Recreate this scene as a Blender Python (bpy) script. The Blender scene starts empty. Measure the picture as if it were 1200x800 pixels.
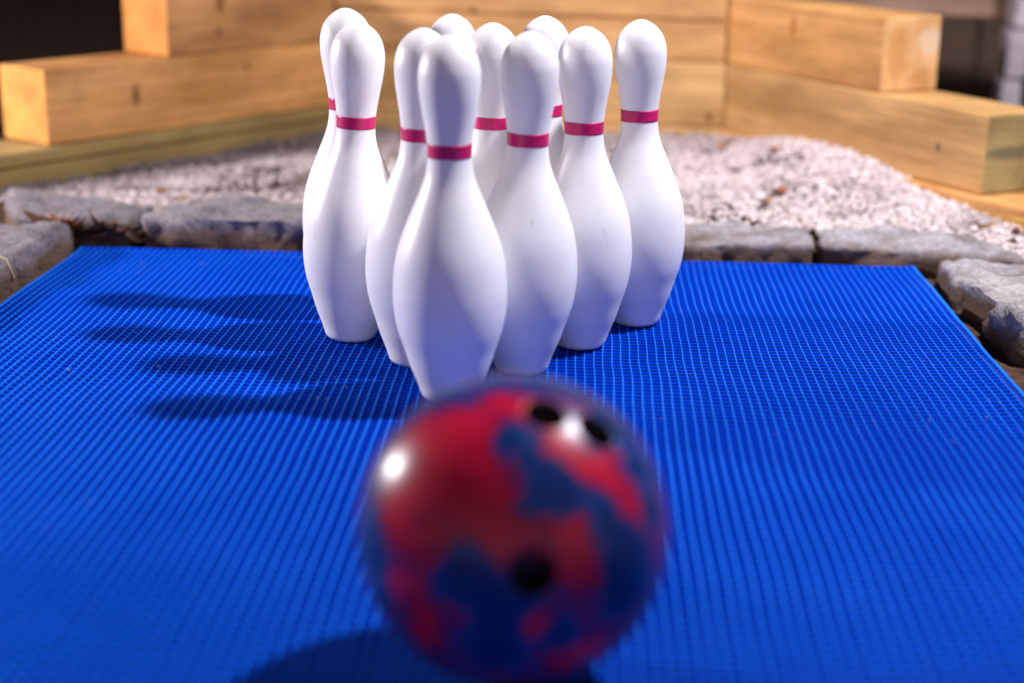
import bpy, bmesh, math, random
import numpy as np
from mathutils import Vector, Matrix, noise

random.seed(11)
rng = np.random.default_rng(11)
scene = bpy.context.scene
COL = scene.collection
R = math.radians

# ------------------------------------------------------------------ helpers
def link(name, mesh, parent=None):
    o = bpy.data.objects.new(name, mesh)
    COL.objects.link(o)
    if parent is not None:
        o.parent = parent
    return o

def mesh_from_bm(name, bm, mats, smooth=True):
    me = bpy.data.meshes.new(name)
    bm.normal_update()
    bm.to_mesh(me)
    bm.free()
    for m in mats:
        me.materials.append(m)
    if smooth:
        for p in me.polygons:
            p.use_smooth = True
    return me

def mesh_from_arrays(name, verts, faces, mats, mat_idx=None, smooth=False):
    """faces: (n,k) int array"""
    me = bpy.data.meshes.new(name)
    n, k = faces.shape
    me.vertices.add(len(verts))
    me.vertices.foreach_set('co', np.asarray(verts, dtype=np.float32).ravel())
    me.loops.add(n * k)
    me.loops.foreach_set('vertex_index', faces.astype(np.int32).ravel())
    me.polygons.add(n)
    me.polygons.foreach_set('loop_start', np.arange(0, n * k, k, dtype=np.int32))
    me.polygons.foreach_set('loop_total', np.full(n, k, dtype=np.int32))
    if mat_idx is not None:
        me.polygons.foreach_set('material_index', mat_idx.astype(np.int32))
    me.polygons.foreach_set('use_smooth', np.full(n, smooth, dtype=bool))
    for m in mats:
        me.materials.append(m)
    me.update(calc_edges=True)
    me.validate()
    return me

def tag(o, label, cat, group=None):
    o['label'] = label
    o['category'] = cat
    o['kind'] = 'thing'
    if group:
        o['group'] = group
    return o

def empty(name, loc):
    o = bpy.data.objects.new(name, None)
    o.empty_display_size = 0.05
    COL.objects.link(o)
    o.location = loc
    return o

# ------------------------------------------------------------------ node helpers
class NT:
    def __init__(self, name):
        self.m = bpy.data.materials.new(name)
        self.m.use_nodes = True
        self.t = self.m.node_tree
        self.b = self.t.nodes['Principled BSDF']
    def n(self, typ, **kw):
        nd = self.t.nodes.new(typ)
        for k, v in kw.items():
            setattr(nd, k, v)
        return nd
    def l(self, a, b):
        self.t.links.new(a, b)
    def coord(self, out='Object', scale=(1, 1, 1), loc=(0, 0, 0), rot=(0, 0, 0)):
        tc = self.n('ShaderNodeTexCoord')
        mp = self.n('ShaderNodeMapping')
        mp.inputs['Scale'].default_value = scale
        mp.inputs['Location'].default_value = loc
        mp.inputs['Rotation'].default_value = rot
        self.l(tc.outputs[out], mp.inputs['Vector'])
        return mp.outputs['Vector']
    def noise(self, vec, scale, detail=4, rough=0.55, dist=0.0):
        nd = self.n('ShaderNodeTexNoise')
        nd.inputs['Scale'].default_value = scale
        nd.inputs['Detail'].default_value = detail
        nd.inputs['Roughness'].default_value = rough
        nd.inputs['Distortion'].default_value = dist
        if vec is not None:
            self.l(vec, nd.inputs['Vector'])
        return nd
    def ramp(self, fac, stops, interp='LINEAR'):
        r = self.n('ShaderNodeValToRGB')
        r.color_ramp.interpolation = interp
        els = r.color_ramp.elements
        while len(els) < len(stops):
            els.new(0.5)
        for e, (p, c) in zip(els, stops):
            e.position = p
            e.color = (*c, 1) if len(c) == 3 else c
        self.l(fac, r.inputs['Fac'])
        return r.outputs['Color']
    def mix(self, fac, a, b, mode='MIX'):
        mx = self.n('ShaderNodeMix', data_type='RGBA', blend_type=mode)
        for sock, v in ((mx.inputs[0], fac), (mx.inputs[6], a), (mx.inputs[7], b)):
            if isinstance(v, (int, float)):
                sock.default_value = v
            elif isinstance(v, tuple):
                sock.default_value = (*v, 1)
            else:
                self.l(v, sock)
        return mx.outputs[2]
    def math(self, op, a, b=None, c=None):
        m = self.n('ShaderNodeMath', operation=op)
        for i, v in enumerate((a, b, c)):
            if v is None:
                continue
            if isinstance(v, (int, float)):
                m.inputs[i].default_value = v
            else:
                self.l(v, m.inputs[i])
        return m.outputs[0]
    def bump(self, h, strength, dist=0.002):
        bp = self.n('ShaderNodeBump')
        bp.inputs['Strength'].default_value = strength
        bp.inputs['Distance'].default_value = dist
        self.l(h, bp.inputs['Height'])
        self.l(bp.outputs['Normal'], self.b.inputs['Normal'])
    def base(self, c):
        if isinstance(c, tuple):
            self.b.inputs['Base Color'].default_value = (*c, 1)
        else:
            self.l(c, self.b.inputs['Base Color'])
    def set(self, **kw):
        for k, v in kw.items():
            s = self.b.inputs[k.replace('_', ' ')]
            if isinstance(v, (int, float, tuple)):
                s.default_value = v
            else:
                self.l(v, s)
        return self

# plan lines of the timber faces that hold the gravel
LW0, LW1 = Vector((-0.950, 2.686)), Vector((-0.520, 3.300))
RW0, RW1 = Vector((0.650, 2.490)), Vector((0.312, 3.085))

# ------------------------------------------------------------------ materials
def mat_pin():
    t = NT('pin_white_plastic')
    v = t.coord()
    n = t.noise(v, 26, 5)
    col = t.ramp(n.outputs['Fac'], [(0.30, (0.82, 0.81, 0.825)), (0.62, (0.87, 0.86, 0.875))])
    sc = t.noise(t.coord(scale=(1, 1, 0.35)), 70, 3, 0.6)
    scuff = t.ramp(sc.outputs['Fac'], [(0.68, (0, 0, 0)), (0.75, (1, 1, 1))])
    col = t.mix(t.math('MULTIPLY', scuff, 0.3), col, (0.45, 0.43, 0.44))
    t.base(col)
    rr = t.ramp(t.noise(v, 45, 3).outputs['Fac'], [(0.3, (0.33,) * 3), (0.7, (0.47,) * 3)])
    t.set(Roughness=rr)
    t.b.inputs['Specular IOR Level'].default_value = 0.45
    t.b.inputs['Subsurface Weight'].default_value = 0.35
    t.b.inputs['Subsurface Radius'].default_value = (0.012, 0.010, 0.010)
    t.b.inputs['Subsurface Scale'].default_value = 0.8
    t.bump(t.noise(v, 38, 2).outputs['Fac'], 0.10, 0.002)
    return t.m

def mat_stripe():
    t = NT('pin_magenta_stripe')
    n = t.noise(t.coord(), 40, 4)
    t.base(t.ramp(n.outputs['Fac'], [(0.3, (0.54, 0.004, 0.115)), (0.7, (0.64, 0.008, 0.15))]))
    t.set(Roughness=0.38)
    return t.m

def mat_blue(name, ca, cb, rough, dust, spec):
    t = NT(name)
    v = t.coord()
    n = t.noise(v, 5, 5)
    col = t.ramp(n.outputs['Fac'], [(0.32, ca), (0.68, cb)])
    d = t.noise(t.coord(scale=(1.0, 0.6, 1)), 95, 4, 0.65)
    dm = t.ramp(d.outputs['Fac'], [(0.66, (0, 0, 0)), (0.74, (1, 1, 1))])
    big = t.ramp(t.noise(v, 3.1, 3).outputs['Fac'], [(0.42, (0, 0, 0)), (0.66, (1, 1, 1))])
    f = t.math('MULTIPLY', t.math('MULTIPLY', dm, big), dust)
    col = t.mix(f, col, (0.36, 0.36, 0.50))
    t.base(col)
    t.set(Roughness=rough)
    t.b.inputs['Specular IOR Level'].default_value = spec
    t.bump(t.noise(v, 420, 3).outputs['Fac'], 0.12, 0.0006)
    return t.m

def mat_ball(RED, BLUE):
    t = NT('ball_marbled_resin')
    tc = t.n('ShaderNodeTexCoord')
    nrm = t.n('ShaderNodeVectorMath', operation='NORMALIZE')
    t.l(tc.outputs['Object'], nrm.inputs[0])
    wob = t.noise(nrm.outputs[0], 3.6, 2, 0.5, 0.8)
    sub = t.n('ShaderNodeVectorMath', operation='SUBTRACT')
    t.l(wob.outputs['Color'], sub.inputs[0]); sub.inputs[1].default_value = (0.5, 0.5, 0.5)
    ma = t.n('ShaderNodeVectorMath', operation='MULTIPLY_ADD')
    t.l(sub.outputs[0], ma.inputs[0]); ma.inputs[1].default_value = (0.34, 0.34, 0.34)
    t.l(nrm.outputs[0], ma.inputs[2])
    vec = ma.outputs[0]
    acc = t.math('MULTIPLY', t.math('SUBTRACT', t.noise(vec, 2.6, 4, 0.5, 1.2).outputs['Fac'], 0.53), 1.2)
    for lst, sg in ((RED, 1.0), (BLUE, -1.0)):
        for x, y, z, r in lst:
            dt = t.n('ShaderNodeVectorMath', operation='DISTANCE')
            t.l(vec, dt.inputs[0]); dt.inputs[1].default_value = (x, y, z)
            mr = t.n('ShaderNodeMapRange', interpolation_type='SMOOTHSTEP')
            mr.inputs['From Min'].default_value = r * 1.9
            mr.inputs['From Max'].default_value = r * 0.35
            mr.inputs['To Min'].default_value = 0.0
            mr.inputs['To Max'].default_value = sg
            t.l(dt.outputs['Value'], mr.inputs['Value'])
            acc = t.math('ADD', acc, mr.outputs[0])
    f = t.math('ADD', t.math('MULTIPLY', acc, 0.5), 0.5)
    col = t.ramp(f, [(0.10, (0.003, 0.022, 0.13)), (0.36, (0.008, 0.045, 0.23)),
                     (0.53, (0.09, 0.012, 0.10)), (0.74, (0.33, 0.005, 0.050)), (1.0, (0.52, 0.007, 0.042))])
    t.base(col)
    t.set(Roughness=0.31)
    t.b.inputs['Specular IOR Level'].default_value = 0.30
    t.b.inputs['Coat Weight'].default_value = 0.0
    t.b.inputs['Coat Roughness'].default_value = 0.06
    return t.m

def simple(name, c, rough=0.6, nscale=30, var=0.3):
    t = NT(name)
    n = t.noise(t.coord(), nscale, 4)
    lo = tuple(x * (1 - var) for x in c); hi = tuple(min(1, x * (1 + var)) for x in c)
    t.base(t.ramp(n.outputs['Fac'], [(0.3, lo), (0.7, hi)]))
    t.set(Roughness=rough)
    return t.m

def mat_timber(name, ca, cb, seed, knots=(), dirt=0.35, green=0.0):
    """grain runs along local X; knots = (x, z, radius, stretch, colour) on the long face"""
    ca = (ca[0] * 1.12, ca[1] * 1.09, ca[2] * 1.30); cb = (cb[0] * 1.14, cb[1] * 1.11, cb[2] * 1.33)
    t = NT(name)
    off = (seed * 3.17, seed * 1.73, seed * 0.91)
    v = t.coord(scale=(1.1, 13, 13), loc=off)
    n1 = t.noise(v, 2.1, 7, 0.62, 0.5)
    col = t.ramp(n1.outputs['Fac'], [(0.30, ca), (0.50, tuple((a + b) / 2 for a, b in zip(ca, cb))), (0.70, cb)])
    # dark growth-ring lines
    v2 = t.coord(scale=(0.55, 9, 30), loc=off)
    n2 = t.noise(v2, 3.0, 4, 0.6, 0.9)
    ln = t.ramp(n2.outputs['Fac'], [(0.44, (0, 0, 0)), (0.5, (1, 1, 1)), (0.56, (0, 0, 0))])
    col = t.mix(t.math('MULTIPLY', ln, 0.42), col, tuple(x * 0.48 for x in ca))
    # broad tonal patches
    n3 = t.noise(t.coord(scale=(2.2, 4, 6), loc=off), 1.8, 3)
    pt = t.ramp(n3.outputs['Fac'], [(0.35, (0.70, 0.64, 0.56)), (0.65, (1.06, 1.04, 1.0))])
    col = t.mix(1.0, col, pt, 'MULTIPLY')
    # knots
    tc = t.n('ShaderNodeTexCoord')
    sx = t.n('ShaderNodeSeparateXYZ'); t.l(tc.outputs['Object'], sx.inputs[0])
    wn = t.math('MULTIPLY', t.math('SUBTRACT', t.noise(tc.outputs['Object'], 30, 3).outputs['Fac'], 0.5), 0.035)
    for kx, kz, kr, ks, kc in knots:
        dx = t.math('DIVIDE', t.math('SUBTRACT', sx.outputs['X'], kx), kr)
        dz = t.math('DIVIDE', t.math('SUBTRACT', sx.outputs['Z'], kz), kr * ks)
        d = t.math('SQRT', t.math('ADD', t.math('MULTIPLY', dx, dx), t.math('MULTIPLY', dz, dz)))
        d = t.math('ADD', d, t.math('MULTIPLY', wn, 12.0))
        mr = t.n('ShaderNodeMapRange', interpolation_type='SMOOTHSTEP')
        mr.inputs['From Min'].default_value = 1.15; mr.inputs['From Max'].default_value = 0.35
        t.l(d, mr.inputs['Value'])
        col = t.mix(t.math('MULTIPLY', mr.outputs[0], 0.85), col, kc)
    # grime
    n4 = t.noise(t.coord(loc=off), 9, 6, 0.65)
    gm = t.ramp(n4.outputs['Fac'], [(0.52, (0, 0, 0)), (0.78, (1, 1, 1))])
    col = t.mix(t.math('MULTIPLY', gm, dirt), col, (0.11, 0.075, 0.045))
    if green:
        col = t.mix(green, col, (0.20, 0.19, 0.075))
    t.base(col)
    t.set(Roughness=0.62)
    t.b.inputs['Specular IOR Level'].default_value = 0.3
    h = t.math('ADD', n1.outputs['Fac'], t.math('MULTIPLY', t.noise(v, 9, 5).outputs['Fac'], 0.6))
    t.bump(h, 0.35, 0.003)
    return t.m

def mat_endgrain(name, ca, cb, seed, cx, cz, blotches=()):
    t = NT(name)
    v = t.coord(loc=(0, -cx, -cz), scale=(0.0, 1, 1))
    w = t.n('ShaderNodeTexWave', wave_type='RINGS', rings_direction='X')
    w.inputs['Scale'].default_value = 26
    w.inputs['Distortion'].default_value = 2.2
    w.inputs['Detail'].default_value = 3
    w.inputs['Detail Scale'].default_value = 1.5
    t.l(v, w.inputs['Vector'])
    col = t.ramp(w.outputs['Fac'], [(0.15, ca), (0.8, cb)])
    n = t.noise(t.coord(loc=(seed, seed, 0)), 14, 5, 0.6)
    pt = t.ramp(n.outputs['Fac'], [(0.36, (0.74, 0.62, 0.48)), (0.62, (1.08, 1.05, 1.0))])
    col = t.mix(1.0, col, pt, 'MULTIPLY')
    tc = t.n('ShaderNodeTexCoord')
    sx = t.n('ShaderNodeSeparateXYZ'); t.l(tc.outputs['Object'], sx.inputs[0])
    wn = t.math('MULTIPLY', t.math('SUBTRACT', t.noise(tc.outputs['Object'], 38, 3).outputs['Fac'], 0.5), 0.9)
    for by, bz, ry, rz, c, amt in blotches:
        dy = t.math('DIVIDE', t.math('SUBTRACT', sx.outputs['Y'], by), ry)
        dz = t.math('DIVIDE', t.math('SUBTRACT', sx.outputs['Z'], bz), rz)
        d = t.math('ADD', t.math('SQRT', t.math('ADD', t.math('MULTIPLY', dy, dy), t.math('MULTIPLY', dz, dz))), wn)
        mr = t.n('ShaderNodeMapRange', interpolation_type='SMOOTHSTEP')
        mr.inputs['From Min'].default_value = 1.25; mr.inputs['From Max'].default_value = 0.5
        mr.inputs['To Max'].default_value = amt
        t.l(d, mr.inputs['Value'])
        col = t.mix(mr.outputs[0], col, c)
    t.base(col)
    t.set(Roughness=0.75)
    t.bump(t.noise(t.coord(), 160, 4).outputs['Fac'], 0.35, 0.002)
    return t.m

def mat_stone(name, ca, cb, seed, soil=0.5):
    t = NT(name)
    v = t.coord(loc=(seed * 2.3, seed * 1.1, seed))
    n = t.noise(v, 18, 8, 0.7)
    col = t.ramp(n.outputs['Fac'], [(0.28, tuple(x * 0.55 for x in ca)), (0.5, ca), (0.74, cb)])
    f = t.noise(v, 130, 4, 0.75)
    fm = t.ramp(f.outputs['Fac'], [(0.34, (0.62, 0.60, 0.60)), (0.52, (1, 1, 1)), (0.72, (1.22, 1.2, 1.2))])
    col = t.mix(1.0, col, fm, 'MULTIPLY')
    vo = t.n('ShaderNodeTexVoronoi'); vo.inputs['Scale'].default_value = 85
    t.l(v, vo.inputs['Vector'])
    pits = t.ramp(vo.outputs['Distance'], [(0.10, (0, 0, 0)), (0.30, (1, 1, 1))])
    # soil splash low on the sides
    geo = t.n('ShaderNodeNewGeometry')
    sp = t.n('ShaderNodeSeparateXYZ'); t.l(geo.outputs['Position'], sp.inputs[0])
    hz = t.math('ADD', sp.outputs['Z'], t.math('MULTIPLY', t.math('SUBTRACT', t.noise(v, 24, 4).outputs['Fac'], 0.5), 0.034))
    mr = t.n('ShaderNodeMapRange', interpolation_type='SMOOTHSTEP')
    mr.inputs['From Min'].default_value = 0.036; mr.inputs['From Max'].default_value = 0.010
    t.l(hz, mr.inputs['Value'])
    col = t.mix(t.math('MULTIPLY', mr.outputs[0], soil), col, (0.135, 0.078, 0.046))
    t.base(col)
    t.set(Roughness=0.9)
    t.b.inputs['Specular IOR Level'].default_value = 0.2
    h = t.math('ADD', t.math('MULTIPLY', n.outputs['Fac'], 1.0), t.math('MULTIPLY', f.outputs['Fac'], 0.55))
    h = t.math('ADD', h, t.math('MULTIPLY', pits, 0.18))
    t.bump(h, 1.0, 0.010)
    return t.m

def mat_soil():
    t = NT('dark_soil')
    tc = t.n('ShaderNodeNewGeometry')
    n = t.noise(tc.outputs['Position'], 32, 8, 0.7)
    col = t.ramp(n.outputs['Fac'], [(0.30, (0.035, 0.020, 0.013)), (0.55, (0.10, 0.056, 0.038)), (0.75, (0.17, 0.105, 0.072))])
    t.base(col)
    t.set(Roughness=0.95)
    t.b.inputs['Specular IOR Level'].default_value = 0.1
    t.bump(n.outputs['Fac'], 0.9, 0.012)
    return t.m

def mat_gravel():
    t = NT('white_gravel')
    geo = t.n('ShaderNodeNewGeometry')
    base = t.ramp(geo.outputs['Random Per Island'],
                  [(0.0, (0.34, 0.26, 0.22)), (0.04, (0.48, 0.39, 0.37)), (0.09, (0.64, 0.53, 0.525)), (0.45, (0.76, 0.65, 0.65)), (1.0, (0.86, 0.765, 0.77))])
    # grubby patches of soil worked into the chips
    n = t.noise(geo.outputs['Position'], 7.5, 5, 0.62)
    dirt = t.ramp(n.outputs['Fac'], [(0.50, (0, 0, 0)), (0.64, (1, 1, 1))])
    sp = t.n('ShaderNodeSeparateXYZ'); t.l(geo.outputs['Position'], sp.inputs[0])
    left = t.n('ShaderNodeMapRange', interpolation_type='SMOOTHSTEP')
    left.inputs['From Min'].default_value = 0.30; left.inputs['From Max'].default_value = -0.6
    left.inputs['To Min'].default_value = 0.45; left.inputs['To Max'].default_value = 0.95
    t.l(sp.outputs['X'], left.inputs['Value'])
    base = t.mix(t.math('MULTIPLY', dirt, left.outputs[0]), base, (0.13, 0.085, 0.065))
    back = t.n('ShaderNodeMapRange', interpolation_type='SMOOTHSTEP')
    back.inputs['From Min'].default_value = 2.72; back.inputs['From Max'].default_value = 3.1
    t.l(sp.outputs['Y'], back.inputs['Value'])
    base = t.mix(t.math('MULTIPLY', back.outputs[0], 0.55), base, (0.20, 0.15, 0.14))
    lf = t.n('ShaderNodeMapRange', interpolation_type='SMOOTHSTEP')  # whole left side darkened in colour, standing in for the lamp's falloff
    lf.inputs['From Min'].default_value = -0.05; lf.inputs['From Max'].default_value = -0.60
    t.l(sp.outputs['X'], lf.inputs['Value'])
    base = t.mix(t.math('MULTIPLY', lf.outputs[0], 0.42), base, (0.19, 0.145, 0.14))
    # a darker strip along the foot of the left wall
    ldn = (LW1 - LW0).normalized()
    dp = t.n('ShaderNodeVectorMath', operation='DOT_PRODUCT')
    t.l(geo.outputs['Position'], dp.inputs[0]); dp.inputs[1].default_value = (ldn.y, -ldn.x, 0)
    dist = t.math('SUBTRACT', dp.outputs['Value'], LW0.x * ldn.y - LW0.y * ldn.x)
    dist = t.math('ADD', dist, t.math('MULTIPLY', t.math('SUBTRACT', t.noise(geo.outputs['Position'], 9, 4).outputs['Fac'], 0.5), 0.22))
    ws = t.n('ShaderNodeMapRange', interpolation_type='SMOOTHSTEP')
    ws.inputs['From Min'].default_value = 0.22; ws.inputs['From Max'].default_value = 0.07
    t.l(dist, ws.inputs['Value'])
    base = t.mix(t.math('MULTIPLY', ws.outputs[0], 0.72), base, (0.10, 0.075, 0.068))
    t.base(base)
    t.set(Roughness=0.75)
    t.b.inputs['Specular IOR Level'].default_value = 0.3
    return t.m

def mat_leaf(name, c):
    t = NT(name)
    n = t.noise(t.coord(), 60, 5)
    t.base(t.ramp(n.outputs['Fac'], [(0.3, tuple(x * 0.45 for x in c)), (0.7, c)]))
    t.set(Roughness=0.6)
    return t.m

# ------------------------------------------------------------------ SETTING: ground
def terrain(x, y):
    """height of the gravel bed"""
    g = 0.018
    g += 0.052 * math.exp(-((x - 0.46) ** 2 / 0.035 + (y - 2.80) ** 2 / 0.07))
    g += 0.020 * math.exp(-((x - 0.20) ** 2 / 0.06 + (y - 3.0) ** 2 / 0.05))
    sx = min(max((-0.45 - x) / 0.35, 0), 1)
    g -= 0.016 * sx
    g += 0.010 * (noise.noise(Vector((x * 5, y * 5, 1.3))))
    return g

soil = mat_soil()
bm = bmesh.new()
# fine patch near the scene, coarse far out: one sheet on a stretched grid
def axis_pts(lo, hi, step, far):
    pts = list(np.arange(lo, hi + 1e-6, step))
    s = step; a = hi; out = []
    while a < far:
        s *= 1.5; a += s; out.append(a)
    s = step; a = lo; out2 = []
    while a > -far:
        s *= 1.5; a -= s; out2.append(a)
    return out2[::-1] + pts + out
xs = axis_pts(-1.3, 1.2, 0.03, 60)
ys = axis_pts(0.2, 3.6, 0.03, 60)
grid = []
for y in ys:
    row = []
    for x in xs:
        z = -0.015 + 0.003 * noise.noise(Vector((x * 14, y * 14, 0)))
        if abs(x) > 3 or y > 6 or y < -2:
            z = -0.015
        row.append(bm.verts.new((x, y, z)))
    grid.append(row)
for j in range(len(ys) - 1):
    for i in range(len(xs) - 1):
        bm.faces.new((grid[j][i], grid[j][i + 1], grid[j + 1][i + 1], grid[j + 1][i]))
g = link('ground', mesh_from_bm('ground', bm, [soil]))
g['kind'] = 'structure'

bm = bmesh.new()
gx = np.arange(-1.25, 1.3001, 0.03); gy = np.arange(2.22, 3.40, 0.03)
grid = [[bm.verts.new((x, y, terrain(x, y) - 0.006)) for x in gx] for y in gy]
for j in range(len(gy) - 1):
    for i in range(len(gx) - 1):
        bm.faces.new((grid[j][i], grid[j][i + 1], grid[j + 1][i + 1], grid[j + 1][i]))
g = link('gravel_bed', mesh_from_bm('gravel_bed', bm, [soil]))
g['kind'] = 'structure'

# ------------------------------------------------------------------ gravel chips
def ico(seed):
    b = bmesh.new()
    bmesh.ops.create_icosphere(b, subdivisions=1, radius=1.0)
    rr = random.Random(seed)
    sc = (rr.uniform(0.8, 1.25), rr.uniform(0.7, 1.0), rr.uniform(0.55, 0.8))
    v = []
    b.verts.ensure_lookup_table()
    for q in b.verts:
        k = rr.uniform(0.78, 1.2)
        v.append((q.co.x * sc[0] * k, q.co.y * sc[1] * k, q.co.z * sc[2] * k))
    f = [[q.index for q in fc.verts] for fc in b.faces]
    b.free()
    return np.array(v), np.array(f)

# plan lines of the timber faces that hold the gravel
def side(p, a, b):
    return (b.x - a.x) * (p[1] - a.y) - (b.y - a.y) * (p[0] - a.x)

pts = []
for layer, (pitch, rad, dz) in enumerate(((0.0060, (0.0026, 0.0046), 0.0), (0.0092, (0.0028, 0.0064), 0.003))):
    for y in np.arange(2.20, 3.36, pitch):
        for x in np.arange(-1.15, 1.05, pitch):
            px = x + rng.uniform(-0.5, 0.5) * pitch * 1.2
            py = y + rng.uniform(-0.5, 0.5) * pitch * 1.2
            if side((px, py), LW0, LW1) > 0.004: continue
            if side((px, py), RW0, RW1) < -0.012: continue
            if py < 2.318 + 0.012 * noise.noise(Vector((px * 9, 0, 8))) and px < 0.60: continue
            if px < -0.60 and py < 2.36 + (-0.60 - px) * 0.28: continue
            if py > 3.36: continue
            d = noise.noise(Vector((px * 6.0, py * 6.0, 4.0)))
            keep = 1.0 if layer == 0 else 0.62
            if py > 2.85 and px < 0.35: keep *= max(0.25, 1 - (py - 2.85) * 2.0)
            if d > 0.33: keep *= 0.35
            if px < -0.55: keep *= 0.8
            if rng.random() > keep: continue
            r = rng.uniform(*rad)
            pts.append((px, py, terrain(px, py) + dz + rng.uniform(-0.002, 0.0025), r))
pts = np.array(pts)
NV = 10
temps = [ico(s) for s in range(NV)]
allv, allf = [], []
base_i = 0
which = rng.integers(0, NV, len(pts))
for k in range(NV):
    P = pts[which == k]
    v, f = temps[k]
    n = len(P)
    ang = rng.uniform(0, 2 * math.pi, n); ti = rng.uniform(-0.6, 0.6, n)
    ca, sa, ct, st = np.cos(ang), np.sin(ang), np.cos(ti), np.sin(ti)
    X = v[None, :, 0]; Y = v[None, :, 1]; Z = v[None, :, 2]
    Y2 = Y * ct[:, None] - Z * st[:, None]; Z2 = Y * st[:, None] + Z * ct[:, None]
    X3 = X * ca[:, None] - Y2 * sa[:, None]; Y3 = X * sa[:, None] + Y2 * ca[:, None]
    W = np.stack([X3, Y3, Z2], 2) * P[:, 3][:, None, None] + P[:, None, :3]
    allv.append(W.reshape(-1, 3))
    allf.append((f[None] + (np.arange(n) * len(v))[:, None, None] + base_i).reshape(-1, 3))
    base_i += n * len(v)
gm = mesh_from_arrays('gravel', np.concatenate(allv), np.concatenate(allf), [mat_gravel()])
go = link('gravel', gm)
go['kind'] = 'stuff'
go['label'] = 'loose white stone chips filling the bed behind the mat'
go['category'] = 'gravel'

# ------------------------------------------------------------------ blue mat
MX0, MX1, MY0, MY1 = -0.735, 0.488, 0.30, 2.190
m_rib = mat_blue('mat_blue_rib', (0.006, 0.140, 0.74), (0.014, 0.190, 0.86), 0.45, 0.65, 0.07)  # same plastic as the bars, painted lighter for the sheen on the ribs
m_bar = mat_blue('mat_blue_bar', (0.0002, 0.039, 0.50), (0.0003, 0.051, 0.59), 0.6, 0.40, 0.01)
m_und = mat_blue('mat_blue_under_shade', (0.0008, 0.008, 0.09), (0.001, 0.012, 0.12), 0.6, 0.0, 0.05)  # same plastic coloured darker, putting shade into the gaps of the grid

def warp(x, y):
    """slow waviness of the matting: sideways drift of the ribs and lift of the sheet"""
    dx = 0.0042 * noise.noise(Vector((x * 2.2, y * 3.6, 7.0))) + 0.0016 * noise.noise(Vector((x * 7, y * 11, 2.0)))
    dy = 0.0030 * noise.noise(Vector((x * 3.0, y * 2.0, 15.0)))
    dz = 0.0028 * noise.noise(Vector((x * 2.6, y * 3.1, 11.0)))
    edge = max(0.0, (x - (MX1 - 0.05)) / 0.05)
    dz += 0.004 * edge * (0.5 + noise.noise(Vector((0.0, y * 4.0, 3.0))))
    return dx, dy, dz

MV, MF, MI = [], [], []
def sweep(path, hw, z0, z1, mi, along_y):
    """square bar along a path of (x, y); hw half width, between z0 and z1, with softened top"""
    b0 = len(MV)
    for (x, y) in path:
        dx, dy, dz = warp(x, y)
        for (s, z) in ((-1, z0), (-1, z1 - 0.0006), (-0.62, z1), (0.62, z1), (1, z1 - 0.0006), (1, z0)):
            if along_y:
                MV.append((x + dx + s * hw, y + dy, z + dz))
            else:
                MV.append((x + dx, y + dy + s * hw, z + dz))
    n = len(path)
    for i in range(n - 1):
        for k in range(6):
            a = b0 + i * 6 + k; b = b0 + i * 6 + (k + 1) % 6
            f = (a, b, b + 6, a + 6)
            MF.append(f if not along_y else f[::-1]); MI.append(mi)
    for e in (0, n - 1):
        o = b0 + e * 6
        MF.append((o, o + 1, o + 4, o + 5)); MI.append(mi)
        MF.append((o + 1, o + 2, o + 3, o + 4)); MI.append(mi)

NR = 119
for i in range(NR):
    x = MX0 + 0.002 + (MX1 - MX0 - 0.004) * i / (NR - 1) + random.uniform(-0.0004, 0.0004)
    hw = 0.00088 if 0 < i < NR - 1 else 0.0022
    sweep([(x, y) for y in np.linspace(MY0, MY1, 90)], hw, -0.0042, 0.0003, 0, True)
yb = MY0 + 0.004
while yb < MY1 - 0.002:
    sweep([(x, yb + 0.0006 * noise.noise(Vector((x * 9, yb * 40, 0)))) for x in np.linspace(MX0, MX1, 62)],
          0.0031, -0.0017, -0.0006, 1, False)
    yb += 0.0120
sweep([(x, MY1 - 0.002) for x in np.linspace(MX0, MX1, 62)], 0.0035, -0.0042, 0.0002, 1, False)
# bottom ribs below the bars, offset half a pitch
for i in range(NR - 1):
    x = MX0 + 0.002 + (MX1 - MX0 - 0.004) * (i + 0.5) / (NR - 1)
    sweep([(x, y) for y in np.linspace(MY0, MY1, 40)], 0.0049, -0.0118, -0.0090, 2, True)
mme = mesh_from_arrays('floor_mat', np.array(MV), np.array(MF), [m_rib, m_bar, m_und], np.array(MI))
mo = link('floor_mat', mme)
tag(mo, 'large blue ribbed plastic mat with open grid laid flat under the pins and ball', 'mat')

# ------------------------------------------------------------------ grit blown onto the mat
gv, gf, gi = [], [], []
tv, tf = ico(77)
nb = 0
for k in range(260):
    x = rng.uniform(MX0 + 0.02, MX1 - 0.02)
    y = rng.uniform(1.45, MY1 - 0.01)
    if noise.noise(Vector((x * 3, y * 3, 21.0))) < -0.05:
        continue
    r = rng.uniform(0.0004, 0.0009) if k > 8 else rng.uniform(0.0009, 0.0014)
    w = warp(x, y)
    gv.append(tv * r * np.array([rng.uniform(0.8, 2.0), rng.uniform(0.7, 1.3), 0.7]) + np.array([x, y, 0.0006 + w[2] + r * 0.4]))
    gf.append(tf + nb); nb += len(tv)
    gi += [int(rng.random() < 0.45)] * len(tf)
gr = link('grit', mesh_from_arrays('grit', np.concatenate(gv), np.concatenate(gf),
          [simple('grit_pale', (0.45, 0.44, 0.46), 0.8), simple('grit_brown', (0.10, 0.06, 0.04), 0.8)], np.array(gi)))
gr['kind'] = 'stuff'
gr['label'] = 'pale and brown specks of grit scattered over the blue mat'
gr['category'] = 'grit'

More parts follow.
